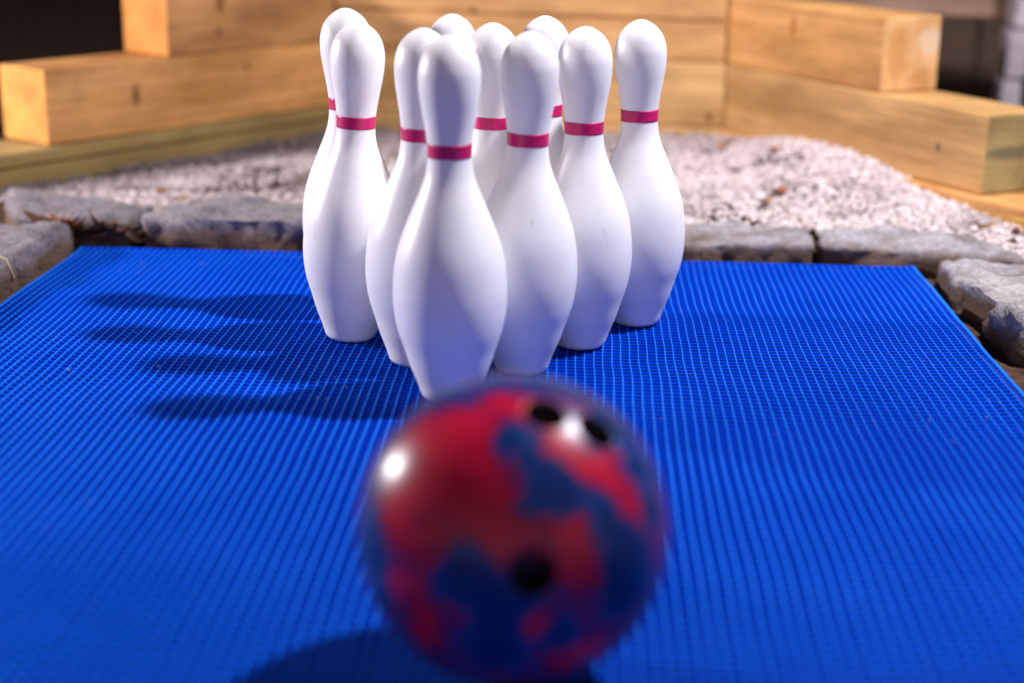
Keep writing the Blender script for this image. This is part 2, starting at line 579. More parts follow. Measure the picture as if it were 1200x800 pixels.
# ------------------------------------------------------------------ bowling pins
IN = 0.0245
def zmap(z):
    return z if z <= 4.55 else (4.55 + (z - 4.55) * 1.046 if z <= 10.6 else 10.878 + (z - 10.6) * 0.9056)
PROF = [(0.0, 0.0), (0.96, 0.0), (1.06, 0.03), (1.15, 0.10), (1.24, 0.22), (1.42, 0.75), (1.70, 1.45), (1.953, 2.25), (2.17, 2.9),
        (2.295, 3.45), (2.37, 4.0), (2.395, 4.55), (2.37, 5.15), (2.29, 5.85), (2.12, 6.55), (1.86, 7.25), (1.56, 7.95), (1.27, 8.6),
        (1.07, 9.1), (0.965, 9.5), (0.915, 9.9), (0.905, 10.2), (0.920, 10.55), (0.965, 11.0), (1.035, 11.5), (1.115, 12.0),
        (1.195, 12.5), (1.250, 13.0), (1.268, 13.4), (1.262, 13.75), (1.205, 14.1), (1.115, 14.42), (0.945, 14.75), (0.69, 15.04),
        (0.39, 15.25), (0.19, 15.34), (0.09, 15.365), (0.0, 15.37)]

def catmull(pts, sub):
    out = []
    n = len(pts)
    for i in range(n - 1):
        p0 = pts[max(i - 1, 0)]; p1 = pts[i]; p2 = pts[i + 1]; p3 = pts[min(i + 2, n - 1)]
        for k in range(sub):
            t = k / sub
            out.append(tuple(0.5 * ((2 * b) + (-a + c) * t + (2 * a - 5 * b + 4 * c - d) * t * t + (-a + 3 * b - 3 * c + d) * t ** 3)
                             for a, b, c, d in zip(p0, p1, p2, p3)))
    out.append(pts[-1])
    return out

def lathe(name, prof, mats, seg=96, seam=0.0):
    b = bmesh.new()
    rings = []
    for r, z in prof:
        if r < 1e-6:
            rings.append([b.verts.new((0, 0, z))])
        else:
            ring = []
            for k in range(seg):
                a = 2 * math.pi * k / seg
                rr = r + (seam if k in (0, seg // 2) else 0)
                ring.append(b.verts.new((rr * math.cos(a), rr * math.sin(a), z)))
            rings.append(ring)
    for A, B in zip(rings, rings[1:]):
        for k in range(seg):
            k2 = (k + 1) % seg
            if len(A) == 1 and len(B) == 1: continue
            if len(A) == 1: b.faces.new((A[0], B[k2], B[k]))
            elif len(B) == 1: b.faces.new((A[k], A[k2], B[0]))
            else: b.faces.new((A[k], A[k2], B[k2], B[k]))
    return mesh_from_bm(name, b, mats)

low = PROF[:4]
cur = low[:3] + catmull(PROF[3:-2], 3) + PROF[-1:]
prof = [(max(r, 0) * IN, zmap(z) * IN) for r, z in cur]
pin_mesh = lathe('bowling_pin', prof, [mat_pin()], seam=0.00022)
def rad_at(z):
    for (r0, z0), (r1, z1) in zip(prof, prof[1:]):
        if z0 <= z <= z1 and z1 > z0:
            return r0 + (r1 - r0) * (z - z0) / (z1 - z0)
zb0, zb1 = 10.30 * IN, 10.88 * IN
sp = [(rad_at(zb0) - 0.0006, zb0)] + [(rad_at(z) + 0.00035, z) for z in np.linspace(zb0 + 0.0001, zb1 - 0.0001, 9)] + [(rad_at(zb1) - 0.0006, zb1)]
stripe_mesh = lathe('stripe', sp, [mat_stripe()])

PINS = [  # x, y, lean about Y (deg), turn, label
    (-0.132, 1.548, -0.35, 20, 'white bowling pin standing foremost, its foot hidden behind the ball'),
    (-0.182, 1.668, 1.55, 130, 'white pin just behind and left of the foremost pin'),
    (-0.061, 1.650, 0.70, 75, 'white pin just behind and right of the foremost pin'),
    (-0.270, 1.758, 2.20, 200, 'white pin in front at the far left, the whole of its foot in view'),
    (-0.107, 1.777, 0.45, 45, 'white pin in the third row, seen in the gap above the two second-row pins'),
    (0.005, 1.753, -0.55, -88, 'white pin second from the right with a mould seam on its head'),
    (-0.286, 1.880, -0.50, 10, 'white pin at the back left, mostly hidden by the pin before it'),
    (-0.166, 1.886, 0.95, 60, 'white pin at the back showing only the top of its head'),
    (-0.046, 1.884, -0.20, 33, 'white pin at the back right of centre, head and half its stripe showing'),
    (0.074, 1.858, -1.10, 140, 'white pin standing apart at the far right of the group'),
]
first = None
for x, y, lean, turn, lab in PINS:
    p = empty('bowling_pin', (x, y, 0))
    link('body', pin_mesh, p)
    link('stripe', stripe_mesh, p)
    p.location = (x, y, 0.0016 - 0.0005)
    # lean in world X, turn about the pin's own axis
    p.rotation_euler = (Matrix.Rotation(R(lean), 3, 'Y') @ Matrix.Rotation(R(turn), 3, 'Z')).to_euler()
    k = 1.020 if lab.endswith('behind the ball') else 1.008 if 'just behind' in lab else 1.013 if 'back left' in lab else 1.0
    p.scale = (k, k, k)
    tag(p, lab, 'bowling pin', 'bowling pins set up on the blue mat')

# ------------------------------------------------------------------ bowling ball
RED = [(-0.09, -0.311, 0.946, 0.091), (0.081, -0.32, 0.944, 0.102), (-0.466, -0.501, 0.73, 0.216), (-0.251, -0.506, 0.825, 0.136), (-0.295, -0.771, 0.565, 0.239), (-0.049, -0.914, 0.404, 0.182), (-0.701, -0.62, 0.352, 0.159), (-0.606, -0.795, -0.043, 0.114), (-0.508, -0.803, -0.31, 0.125), (0.238, -0.515, 0.823, 0.091), (0.434, -0.564, 0.702, 0.125), (0.533, -0.573, 0.622, 0.102), (0.631, -0.38, 0.677, 0.057), (0.702, -0.565, 0.433, 0.102), (0.774, -0.565, 0.287, 0.068), (0.425, -0.881, 0.207, 0.148), (0.468, -0.747, -0.471, 0.125), (0.176, -0.964, -0.201, 0.08), (-0.276, -0.956, -0.095, 0.08), (0.326, -0.864, 0.385, 0.08), (-0.472, -0.848, 0.241, 0.114)]
BLUE = [(0.242, 0.116, 0.963, 0.136), (-0.446, -0.044, 0.894, 0.114), (-0.129, -0.005, 0.992, 0.08), (0.514, 0.077, 0.854, 0.102), (-0.66, -0.055, 0.749, 0.08), (0.706, 0.026, 0.708, 0.091), (0.146, -0.622, 0.769, 0.091), (0.293, -0.727, 0.621, 0.125), (-0.075, -0.556, 0.828, 0.08), (0.594, -0.141, 0.792, 0.091), (0.761, -0.285, 0.583, 0.102), (0.638, -0.707, 0.306, 0.17), (0.746, -0.666, 0.008, 0.17), (-0.232, -0.966, 0.114, 0.182), (-0.039, -0.999, -0.026, 0.159), (-0.059, -0.922, -0.382, 0.136), (-0.832, -0.547, 0.092, 0.159), (-0.726, -0.623, -0.29, 0.125), (0.317, -0.91, -0.267, 0.091), (-0.816, 0.096, 0.57, 0.057), (0.45, 0.278, 0.849, 0.091), (0.867, -0.391, 0.31, 0.091), (-0.91, -0.223, 0.349, 0.045), (0.125, -0.865, 0.485, 0.068)]
BR = 0.106
BC = Vector((-0.039, 0.965, BR + 0.0005))
HOLES = [((0.196, -0.352, 0.915), 0.0140), ((0.514, -0.316, 0.798), 0.0140), ((0.16, -0.976, 0.149), 0.0150)]
b = bmesh.new()
bmesh.ops.create_uvsphere(b, u_segments=128, v_segments=80, radius=BR)
ball_mat = mat_ball(RED, BLUE)
bme = mesh_from_bm('bowling_ball', b, [ball_mat])
ball = link('ball_body', bme)
cut_objs = []
for d, hr in HOLES:
    d = Vector(d).normalized()
    b = bmesh.new()
    bmesh.ops.create_cone(b, cap_ends=True, segments=48, radius1=hr, radius2=hr, depth=0.10)
    q = Vector((0, 0, 1)).rotation_difference(d)
    bmesh.ops.transform(b, matrix=Matrix.Translation(d * (BR - 0.045 + 0.05)) @ q.to_matrix().to_4x4(), verts=b.verts)
    c = link('cutter', mesh_from_bm('cutter', b, [ball_mat], False))
    cut_objs.append(c)
    md = ball.modifiers.new('hole', 'BOOLEAN'); md.operation = 'DIFFERENCE'; md.solver = 'EXACT'; md.object = c
bpy.context.view_layer.update()
dg = bpy.context.evaluated_depsgraph_get()
newme = bpy.data.meshes.new_from_object(ball.evaluated_get(dg))
ball.modifiers.clear()
ball.data = newme
newme.name = 'bowling_ball'
for c in cut_objs:
    bpy.data.objects.remove(c)
broot = empty('bowling_ball', BC)
ball.parent = broot
tag(broot, 'glossy marbled red and blue bowling ball with three finger holes, in front of the pins', 'bowling ball')
m_hole = simple('hole_black_shade', (0.008, 0.008, 0.010), 0.6)
for hi, (d, hr) in enumerate(HOLES):   # inner wall of each hole, painted black to stand for its depth shade
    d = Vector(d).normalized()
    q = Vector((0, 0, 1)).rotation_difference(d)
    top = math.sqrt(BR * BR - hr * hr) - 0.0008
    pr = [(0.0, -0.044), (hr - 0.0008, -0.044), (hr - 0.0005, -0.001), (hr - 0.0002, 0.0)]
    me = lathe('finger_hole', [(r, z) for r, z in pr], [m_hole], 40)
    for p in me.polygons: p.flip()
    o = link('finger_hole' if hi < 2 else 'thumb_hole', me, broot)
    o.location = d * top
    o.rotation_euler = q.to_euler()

# ------------------------------------------------------------------ border stones
def stone(name, corners, z0, z1, seed, mat, rough=0.008, rnd=0.010, brk=0.006):
    """corners: 4 plan points (anticlockwise from front left)"""
    P = [Vector((*c, 0)) for c in corners]
    L = ((P[1] - P[0]).length + (P[2] - P[3]).length) / 2
    Wd = ((P[3] - P[0]).length + (P[2] - P[1]).length) / 2
    H = z1 - z0
    ctr = sum(P, Vector()) / 4
    step = 0.0085
    nx, ny, nz = max(4, int(L / step)), max(4, int(Wd / step)), max(4, int(H / step))
    b = bmesh.new()
    cache = {}
    def vert(i, j, k):
        key = (i, j, k)
        if key in cache: return cache[key]
        q = Vector(((i / nx - 0.5) * L, (j / ny - 0.5) * Wd, (k / nz - 0.5) * H))
        inner = Vector((max(-L / 2 + rnd, min(L / 2 - rnd, q.x)), max(-Wd / 2 + rnd, min(Wd / 2 - rnd, q.y)), max(-H / 2 + rnd, min(H / 2 - rnd, q.z))))
        d = q - inner
        if d.length > 1e-9: d.normalize()
        q2 = inner + d * rnd
        u, v = q2.x / L + 0.5, q2.y / Wd + 0.5
        w = (P[0] * (1 - u) + P[1] * u) * (1 - v) + (P[3] * (1 - u) + P[2] * u) * v
        w = w - ctr
        w.z = q2.z + (z0 + z1) / 2
        s = Vector((seed * 5.1, seed * 2.7, seed * 1.3))
        nn = d if d.length > 0 else Vector((0, 0, 1))
        amp = rough * (noise.fractal((w + s) * 11, 1.0, 2.0, 4) * 0.9 + 0.35 * noise.fractal((w + s) * 55, 1.0, 2.0, 3))
        big = 0.010 * noise.noise((w + s) * 7)
        if nn.z < 0.5:
            amp = amp * 1.6 + brk * noise.fractal((w + s) * 24, 1.0, 2.0, 4)
        w = w + nn * (amp + big * 0.8)
        cache[key] = b.verts.new(w)
        return cache[key]
    def quad(*ks):
        b.faces.new([vert(*k) for k in ks])
    for i in range(nx):
        for j in range(ny):
            quad((i, j, nz), (i + 1, j, nz), (i + 1, j + 1, nz), (i, j + 1, nz))
            quad((i, j, 0), (i, j + 1, 0), (i + 1, j + 1, 0), (i + 1, j, 0))
    for i in range(nx):
        for k in range(nz):
            quad((i, 0, k), (i + 1, 0, k), (i + 1, 0, k + 1), (i, 0, k + 1))
            quad((i, ny, k), (i, ny, k + 1), (i + 1, ny, k + 1), (i + 1, ny, k))
    for j in range(ny):
        for k in range(nz):
            quad((0, j, k), (0, j, k + 1), (0, j + 1, k + 1), (0, j + 1, k))
            quad((nx, j, k), (nx, j + 1, k), (nx, j + 1, k + 1), (nx, j, k + 1))
    o = link(name, mesh_from_bm(name, b, [mat]))
    o.location = (ctr.x, ctr.y, 0)
    return o

SG = 'rough grey stones edging the mat'
STONES = [
    ([(-0.845, 2.215), (-0.672, 2.205), (-0.660, 2.330), (-0.930, 2.430)], -0.09, 0.036, 'grey', 'large rough grey stone at the back left corner of the mat, brown leaves before it'),
    ([(-0.650, 2.205), (-0.305, 2.208), (-0.300, 2.345), (-0.620, 2.352)], -0.09, 0.045, 'warm', 'long low grey stone along the back edge of the mat, left of the pins'),
    ([(-0.292, 2.210), (0.005, 2.208), (0.000, 2.335), (-0.296, 2.345)], -0.09, 0.040, 'grey', 'long grey stone along the back edge of the mat, hidden behind the pins'),
    ([(0.016, 2.208), (0.345, 2.204), (0.352, 2.330), (0.010, 2.335)], -0.09, 0.026, 'pale', 'flat pale grey stone along the back edge of the mat, just right of the pins'),
    ([(0.355, 2.206), (0.640, 2.165), (0.590, 2.318), (0.362, 2.330)], -0.09, 0.026, 'pale', 'flat pale grey wedge stone behind the back right corner of the mat'),
    ([(0.505, 2.010), (0.780, 2.010), (0.790, 2.150), (0.508, 2.130)], -0.09, 0.026, 'pale', 'thin pale stone at the back right corner of the mat, beside a dry straw'),
    ([(0.525, 1.765), (0.770, 1.760), (0.790, 1.998), (0.508, 1.995)], -0.09, 0.040, 'white', 'broad pale stone with a broken edge along the right side of the mat'),
    ([(0.520, 1.490), (0.800, 1.480), (0.790, 1.750), (0.535, 1.750)], -0.09, 0.042, 'white', 'rough speckled stone at the right edge of the photo, above the dark soil gap'),
    ([(0.520, 1.180), (0.800, 1.170), (0.790, 1.470), (0.525, 1.478)], -0.09, 0.040, 'white', 'rough stone beside the mat, nearest on the right'),
    ([(-1.000, 1.975), (-0.750, 1.965), (-0.748, 2.180), (-1.010, 2.195)], -0.09, 0.036, 'grey', 'square grey stone beside the left edge of the mat, smooth face towards it'),
    ([(-1.010, 1.640), (-0.752, 1.630), (-0.750, 1.955), (-1.004, 1.965)], -0.09, 0.030, 'dark', 'darker grey stone at the left edge of the photo, a pale twig over its joint'),
    ([(-1.010, 1.240), (-0.752, 1.230), (-0.750, 1.542), (-1.004, 1.552)], -0.09, 0.030, 'dark', 'grey stone beside the mat, nearest on the left'),
]
SC = {'grey': ((0.235, 0.205, 0.225), (0.33, 0.290, 0.315)), 'warm': ((0.275, 0.240, 0.255), (0.37, 0.325, 0.345)),
      'pale': ((0.47, 0.435, 0.465), (0.60, 0.56, 0.585)), 'white': ((0.42, 0.39, 0.39), (0.62, 0.585, 0.585)),
      'dark': ((0.19, 0.165, 0.17), (0.26, 0.23, 0.24))}
for i, (c, z0, z1, kind, lab) in enumerate(STONES):
    if i in (8, 11): continue
    o = stone('border_stone', c, z0, z1, i + 3, mat_stone('stone_%s' % kind, *SC[kind], i + 1, 0.92), 0.012 if kind == 'white' else 0.011, 0.008, 0.016 if kind == 'white' else 0.003)
    tag(o, lab, 'stone', SG)

# ------------------------------------------------------------------ timbers
def timber(name, plan, z0, z1, mats, label, bev=0.004, notch=None):
    """plan: 4 points; 0->1 is the visible long face, 1->2 an end, 3->0 the other end. local X along 0->1"""
    A = [Vector((*p, 0)) for p in plan]
    d = (A[1] - A[0]); ln = d.length
    ang = math.atan2(d.y, d.x)
    org = A[0].copy(); org.z = z0
    M = Matrix.Rotation(-ang, 4, 'Z')
    loc = [M @ (Vector((a.x, a.y, 0)) - Vector((A[0].x, A[0].y, 0))) for a in A]
    b = bmesh.new()
    h = z1 - z0
    vb = [b.verts.new((p.x, p.y, 0)) for p in loc]
    vt = [b.verts.new((p.x, p.y, h)) for p in loc]
    fs = [b.faces.new(vb[::-1]), b.faces.new(vt)]
    for i in range(4):
        j = (i + 1) % 4
        f = b.faces.new((vb[i], vb[j], vt[j], vt[i]))
        if i in (1, 3): f.material_index = 1
    bmesh.ops.recalc_face_normals(b, faces=b.faces)
    bmesh.ops.bevel(b, geom=list(b.edges), offset=bev, segments=2, profile=0.6, affect='EDGES', clamp_overlap=True, material=-1)
    # slice along the length and let the faces wander a little
    for k in range(1, int(ln / 0.05)):
        bmesh.ops.bisect_plane(b, geom=list(b.verts) + list(b.edges) + list(b.faces), plane_co=(k * 0.05, 0, 0), plane_no=(1, 0, 0))
    if notch:
        for zz in (notch - 0.004, notch, notch + 0.004):
            bmesh.ops.bisect_plane(b, geom=list(b.verts) + list(b.edges) + list(b.faces), plane_co=(0, 0, zz), plane_no=(0, 0, 1))
        for v in b.verts:
            if abs(v.co.z - notch) < 0.0005 and abs(v.co.y) < 0.002:
                v.co.y += 0.010
    sd = len(bpy.data.meshes) * 1.7
    for v in b.verts:
        if 0.02 < v.co.x < ln - 0.0:
            w = noise.noise(Vector((v.co.x * 3.0, sd, v.co.z * 8)))
            v.co.y += 0.0012 * w
            v.co.z += 0.0012 * noise.noise(Vector((v.co.x * 2.5, sd + 9, v.co.y * 6)))
    me = mesh_from_bm(name, b, mats, False)
    o = link(name, me)
    o.location = org
    o.rotation_euler = (0, 0, ang)
    tag(o, label, 'timber', 'stacked wooden beams around the gravel bed')
    return o

TH = 0.13
def offs(a, b, dist):
    d = (b - a).normalized(); n = Vector((-d.y, d.x))
    return n * dist
# left wall runs from LW0 (near) to LW1 (far); outside is to its left
ld = (LW1 - LW0).normalized(); lo = Vector((-ld.y, ld.x))
def Lp(s, o): return tuple(LW0 + ld * s + lo * o)
rd = (RW0 - RW1).normalized(); ro = Vector((-rd.y, rd.x))     # right wall: face runs far -> near, outside to its right
def Rp(s, o): return tuple(RW1 + rd * s + ro * o)
LL = (LW1 - LW0).length; RL = (RW0 - RW1).length

WA, WB = (0.46, 0.225, 0.058), (0.64, 0.345, 0.105)
OA, OB = (0.60, 0.295, 0.075), (0.78, 0.44, 0.14)
GA, GB = (0.50, 0.305, 0.100), (0.66, 0.42, 0.155)
KD = (0.16, 0.06, 0.02); KO = (0.50, 0.17, 0.02); KG = (0.10, 0.075, 0.06)

end_or = mat_endgrain('endgrain_orange', (0.50, 0.21, 0.030), (0.62, 0.31, 0.065), 1, -0.05, 0.03)
end_or2 = mat_endgrain('endgrain_orange', (0.50, 0.19, 0.028), (0.62, 0.285, 0.060), 2, 0.065, 0.055)
end_pl = mat_endgrain('endgrain_pale', (0.64, 0.38, 0.17), (0.68, 0.42, 0.20), 3, 0.05, 0.05)
end_knot = mat_endgrain('endgrain_pale', (0.66, 0.39, 0.17), (0.70, 0.43, 0.20), 3, 0.05, 0.35,
                        [(0.030, 0.060, 0.020, 0.060, (0.54, 0.23, 0.06), 0.6), (0.105, 0.085, 0.030, 0.030, (0.72, 0.56, 0.42), 0.6)])
end_gr = mat_endgrain('endgrain_green', (0.31, 0.25, 0.105), (0.345, 0.285, 0.13), 4, 0.06, 0.38,
                      [(0.065, 0.066, 0.09, 0.011, (0.10, 0.085, 0.06), 0.7)])

timber('wooden_sleeper', [Lp(-0.36, -0.016), Lp(LL + 0.06, -0.010), Lp(LL + 0.06, TH), Lp(-0.36, TH)], -0.10, 0.060,
       [mat_timber('timber_treated', (0.26, 0.17, 0.050), (0.36, 0.24, 0.075), 1, (), dirt=0.5, green=0.25), end_gr],
       'lowest beam of the left wall, greenish and half sunk in gravel', notch=0.134)
timber('wooden_sleeper', [Lp(0.0, 0), Lp(LL + 0.03, 0), Lp(LL + 0.03, TH + 0.003), Lp(0.0, TH + 0.003)], 0.0615, 0.195,
       [mat_timber('timber_left', WA, WB, 2, [(0.20, 0.07, 0.012, 2.2, KD), (0.48, 0.10, 0.010, 0.8, KD)]), end_or],
       'middle beam of the left wall with a bright orange end')
timber('wooden_sleeper', [Lp(0.285, 0.004), Lp(LL + 0.03, 0.004), Lp(LL + 0.03, TH), Lp(0.285, TH + 0.004)], 0.1965, 0.330,
       [mat_timber('timber_left', (0.38, 0.185, 0.055), (0.52, 0.28, 0.095), 3, [(0.135, 0.095, 0.016, 1.6, KD), (0.13, 0.04, 0.012, 0.8, KD)], dirt=0.45), end_or2],
       'top beam of the left wall with dark knots and an orange end')

# back wall between the two wings; its ends are cut to the wings' faces
BK0, BK1 = Vector((-0.535, 3.285)), Vector((0.322, 3.120))
bd = (BK1 - BK0).normalized(); bn = Vector((-bd.y, bd.x))
def hit(line_p, line_d, o):
    """point where the back wall's line at depth o meets a wing face"""
    p0 = BK0 + bn * o
    den = bd.x * line_d.y - bd.y * line_d.x
    w = line_p - p0
    return p0 + bd * ((w.x * line_d.y - w.y * line_d.x) / den)
def back_plan(o0, o1):
    a = hit(LW0, ld, o0); dlt = hit(LW0, ld, o1); bb = hit(RW1, rd, o0); c = hit(RW1, rd, o1)
    e = 0.003
    return [tuple(a + bd * e), tuple(bb - bd * e), tuple(c - bd * e), tuple(dlt + bd * e)]
timber('wooden_sleeper', back_plan(-0.012, TH), -0.10, 0.052,
       [mat_timber('timber_back', GA, GB, 5, (), dirt=0.6), end_pl], 'lowest beam of the back wall, just showing above the gravel')
timber('wooden_sleeper', back_plan(0.0, TH), 0.0535, 0.182,
       [mat_timber('timber_back', GA, GB, 6, [(0.80, 0.02, 0.012, 0.8, KD), (0.20, 0.09, 0.012, 1.0, KD)], dirt=0.30), end_pl], 'second beam of the back wall, behind the pin stripes')
timber('wooden_sleeper', back_plan(0.003, TH), 0.1835, 0.312,
       [mat_timber('timber_back', (0.52, 0.285, 0.095), (0.68, 0.41, 0.15), 7, [(0.30, 0.085, 0.010, 1.0, KD)], dirt=0.35), end_pl], 'top beam of the back wall, behind the heads of the pins', notch=0.080)

# right wing; runs on past the corner behind the back wall
timber('wooden_sleeper', [Rp(-0.16, -0.012), Rp(RL + 0.42, -0.014), Rp(RL + 0.42, TH), Rp(-0.16, TH)], -0.10, 0.048,
       [mat_timber('timber_right', OA, OB, 8, (), dirt=0.30), end_pl], 'lowest beam of the right wall, running out of the gravel to the right')
timber('wooden_sleeper', [Rp(-0.16, 0.0), Rp(RL, 0.0), Rp(RL, TH + 0.002), Rp(-0.16, TH)], 0.050, 0.180,
       [mat_timber('timber_right', (0.55, 0.325, 0.10), (0.70, 0.44, 0.155), 9, [(0.735, 0.062, 0.008, 1.2, KG)], dirt=0.18), end_gr], 'middle beam of the right wall with a small dark knot and a greenish end')
timber('wooden_sleeper', [Rp(-0.16, 0.003), Rp(0.414, 0.003), Rp(0.414, TH), Rp(-0.16, TH)], 0.1815, 0.311,
       [mat_timber('timber_right', OA, OB, 10, [(0.315, 0.09, 0.010, 2.6, KO)], dirt=0.16), end_knot], 'top beam of the right wall with an orange knot near its pale end')

# ------------------------------------------------------------------ things in the dark behind the right wing
m_block = mat_stone('block_concrete', (0.60, 0.52, 0.58), (0.72, 0.64, 0.70), 40, 0.2)
for (x0, x1, y0, y1, z0, z1, lab) in (
        (0.978, 1.024, 3.66, 3.74, -0.03, 0.098, 'pale concrete block at the foot of the stack behind the right wall'),
        (0.985, 1.031, 3.662, 3.74, 0.103, 0.212, 'pale concrete block in the middle of the stack behind the right wall'),
        (0.994, 1.050, 3.66, 3.74, 0.217, 0.400, 'pale concrete block on top of the stack behind the right wall')):
    b = bmesh.new()
    bmesh.ops.create_cube(b, size=1)
    bmesh.ops.scale(b, vec=(x1 - x0, y1 - y0, z1 - z0), verts=b.verts)
    bmesh.ops.bevel(b, geom=list(b.edges), offset=0.004, segments=2, affect='EDGES')
    bmesh.ops.subdivide_edges(b, edges=list(b.edges), cuts=3, use_grid_fill=True)
    for v in b.verts:
        v.co += v.co.normalized() * 0.002 * noise.noise(Vector((v.co.x * 40, v.co.y * 40, v.co.z * 40 + z1 * 50)))
    o = link('concrete_block', mesh_from_bm('concrete_block', b, [m_block], False))
    o.location = ((x0 + x1) / 2, (y0 + y1) / 2, (z0 + z1) / 2)
    tag(o, lab, 'block', 'stacked concrete blocks behind the right wall')
m_dk = mat_timber('board_dark', (0.22, 0.140, 0.085), (0.34, 0.225, 0.140), 21, (), dirt=0.5)
timber('wooden_board', [(0.50, 3.98), (1.50, 3.74), (1.53, 3.86), (0.53, 4.10)], 0.225, 0.42, [m_dk, m_dk],
       'weathered brown board raised behind the right wall')['group'] = ''
fb = bpy.data.objects['wooden_board']; del fb['group']; fb['category'] = 'board'
# dark board fence farther back
fence = empty('board_fence', (0.9, 4.6, -0.03))
tag(fence, 'dark board fence standing in the shadows behind the timber walls', 'fence')
m_f = mat_timber('fence_board', (0.060, 0.038, 0.022), (0.12, 0.078, 0.048), 31, (), dirt=0.5)
for k in range(12):
    b = bmesh.new()
    bmesh.ops.create_cube(b, size=1)
    bmesh.ops.scale(b, vec=(0.138, 0.02, 1.5), verts=b.verts)
    bmesh.ops.bevel(b, geom=list(b.edges), offset=0.003, segments=1, affect='EDGES')
    o = link('fence_board', mesh_from_bm('fence_board', b, [m_f], False), fence)
    o.location = (-0.55 + k * 0.145, 0.004 * (k % 2), 0.75)
for z in (0.25, 1.2):
    b = bmesh.new()
    bmesh.ops.create_cube(b, size=1)
    bmesh.ops.scale(b, vec=(1.75, 0.04, 0.08), verts=b.verts)
    o = link('rail', mesh_from_bm('rail', b, [m_f], False), fence)
    o.location = (0.25, 0.045, z)

# ------------------------------------------------------------------ dry leaves
def leaf_mesh(seed, L, W, curl, mat):
    rr = random.Random(seed)
    b = bmesh.new()
    n = 8
    rows = []
    for i in range(n + 1):
        t = i / n
        w = W * math.sin(math.pi * min(1, t * 0.97 + 0.03)) ** 0.8 * (1 - 0.25 * t) * 0.5
        z = curl * L * (t - 0.5) ** 2 * 2.2
        row = []
        for s in (-1, -0.5, 0, 0.5, 1):
            row.append(b.verts.new(((t - 0.5) * L, s * w * rr.uniform(0.85, 1.15), z + abs(s) * w * curl * 1.1 + rr.uniform(-1, 1) * 0.0007)))
        rows.append(row)
    for A, B in zip(rows, rows[1:]):
        for k in range(4):
            b.faces.new((A[k], A[k + 1], B[k + 1], B[k]))
    return mesh_from_bm('dry_leaf', b, [mat])
lm = [mat_leaf('leaf_brown', (0.16, 0.062, 0.024)), mat_leaf('leaf_orange', (0.50, 0.17, 0.055)), mat_leaf('leaf_dark', (0.075, 0.032, 0.016)),
      mat_leaf('leaf_yellow', (0.62, 0.36, 0.03)), mat_leaf('leaf_tan', (0.42, 0.24, 0.12))]
def leaf(x, y, z, L, W, curl, mi, rz, lab, group=None, tilt=0.0):
    o = link('dry_leaf', leaf_mesh(int(x * 1000) + int(y * 777), L, W, curl, lm[mi]))
    o.location = (x, y, z)
    o.rotation_euler = (R(tilt), R(tilt * 0.7), R(rz))
    tag(o, lab, 'leaf', group)
# clump at the back left corner of the mat
cl = 'brown dry leaf in the clump at the back left corner of the mat'
rl = random.Random(5)
for k in range(34):
    x = rl.uniform(-0.80, -0.655); y = 2.195 + rl.uniform(-0.006, 0.016) if x > -0.735 else rl.uniform(2.185, 2.212)
    leaf(x, y, 0.006 + rl.uniform(0, 0.022), rl.uniform(0.025, 0.055), rl.uniform(0.010, 0.020), rl.uniform(0.3, 1.0), rl.choice((0, 0, 2, 2, 1)), rl.uniform(-50, 50), cl, 'leaf clump at the mat corner', rl.uniform(-35, 35))
leaf(-0.790, 2.198, 0.030, 0.075, 0.024, 0.28, 0, -14, 'longest brown leaf arching over the gap between the two left stones', None, 15)
leaf(-0.640, 2.400, 0.030, 0.030, 0.022, 0.3, 4, 40, 'tan leaf on the gravel where the two back left stones meet')
leaf(-0.690, 2.470, 0.026, 0.026, 0.020, 0.4, 1, 10, 'orange leaf on the gravel left of the long grey stone')
leaf(0.330, 2.530, 0.036, 0.046, 0.028, 0.5, 1, 55, 'orange leaf in the middle of the white gravel on the right')
leaf(0.300, 2.455, 0.035, 0.048, 0.020, 0.4, 4, 62, 'tan leaf on the white gravel just before the orange one')
leaf(0.352, 2.800, 0.064, 0.034, 0.028, 0.4, 1, 20, 'small orange leaf on the gravel near the right wall')
leaf(0.680, 2.345, 0.036, 0.050, 0.020, 0.4, 3, 150, 'yellow leaf against the lowest beam of the right wall')
leaf(0.620, 2.330, 0.030, 0.045, 0.022, 0.5, 4, 20, 'tan leaf beside the yellow leaf at the right')
leaf(0.655, 2.290, 0.030, 0.035, 0.020, 0.5, 0, 70, 'brown leaf on the gravel at the right edge of the photo')
gl = 'small brown leaf scrap lying on the gravel'
for k in range(26):
    if k < 15: x, y = rl.uniform(-0.45, 0.30), rl.uniform(2.65, 3.02)
    else: x, y = rl.uniform(-0.65, -0.28), rl.uniform(2.45, 2.85)
    leaf(x, y, terrain(x, y) + 0.008, rl.uniform(0.014, 0.038), rl.uniform(0.008, 0.018), rl.uniform(0.3, 0.9), rl.choice((0, 0, 2, 2, 4, 1)), rl.uniform(0, 180), gl, 'leaf scraps on the gravel', rl.uniform(-25, 25))

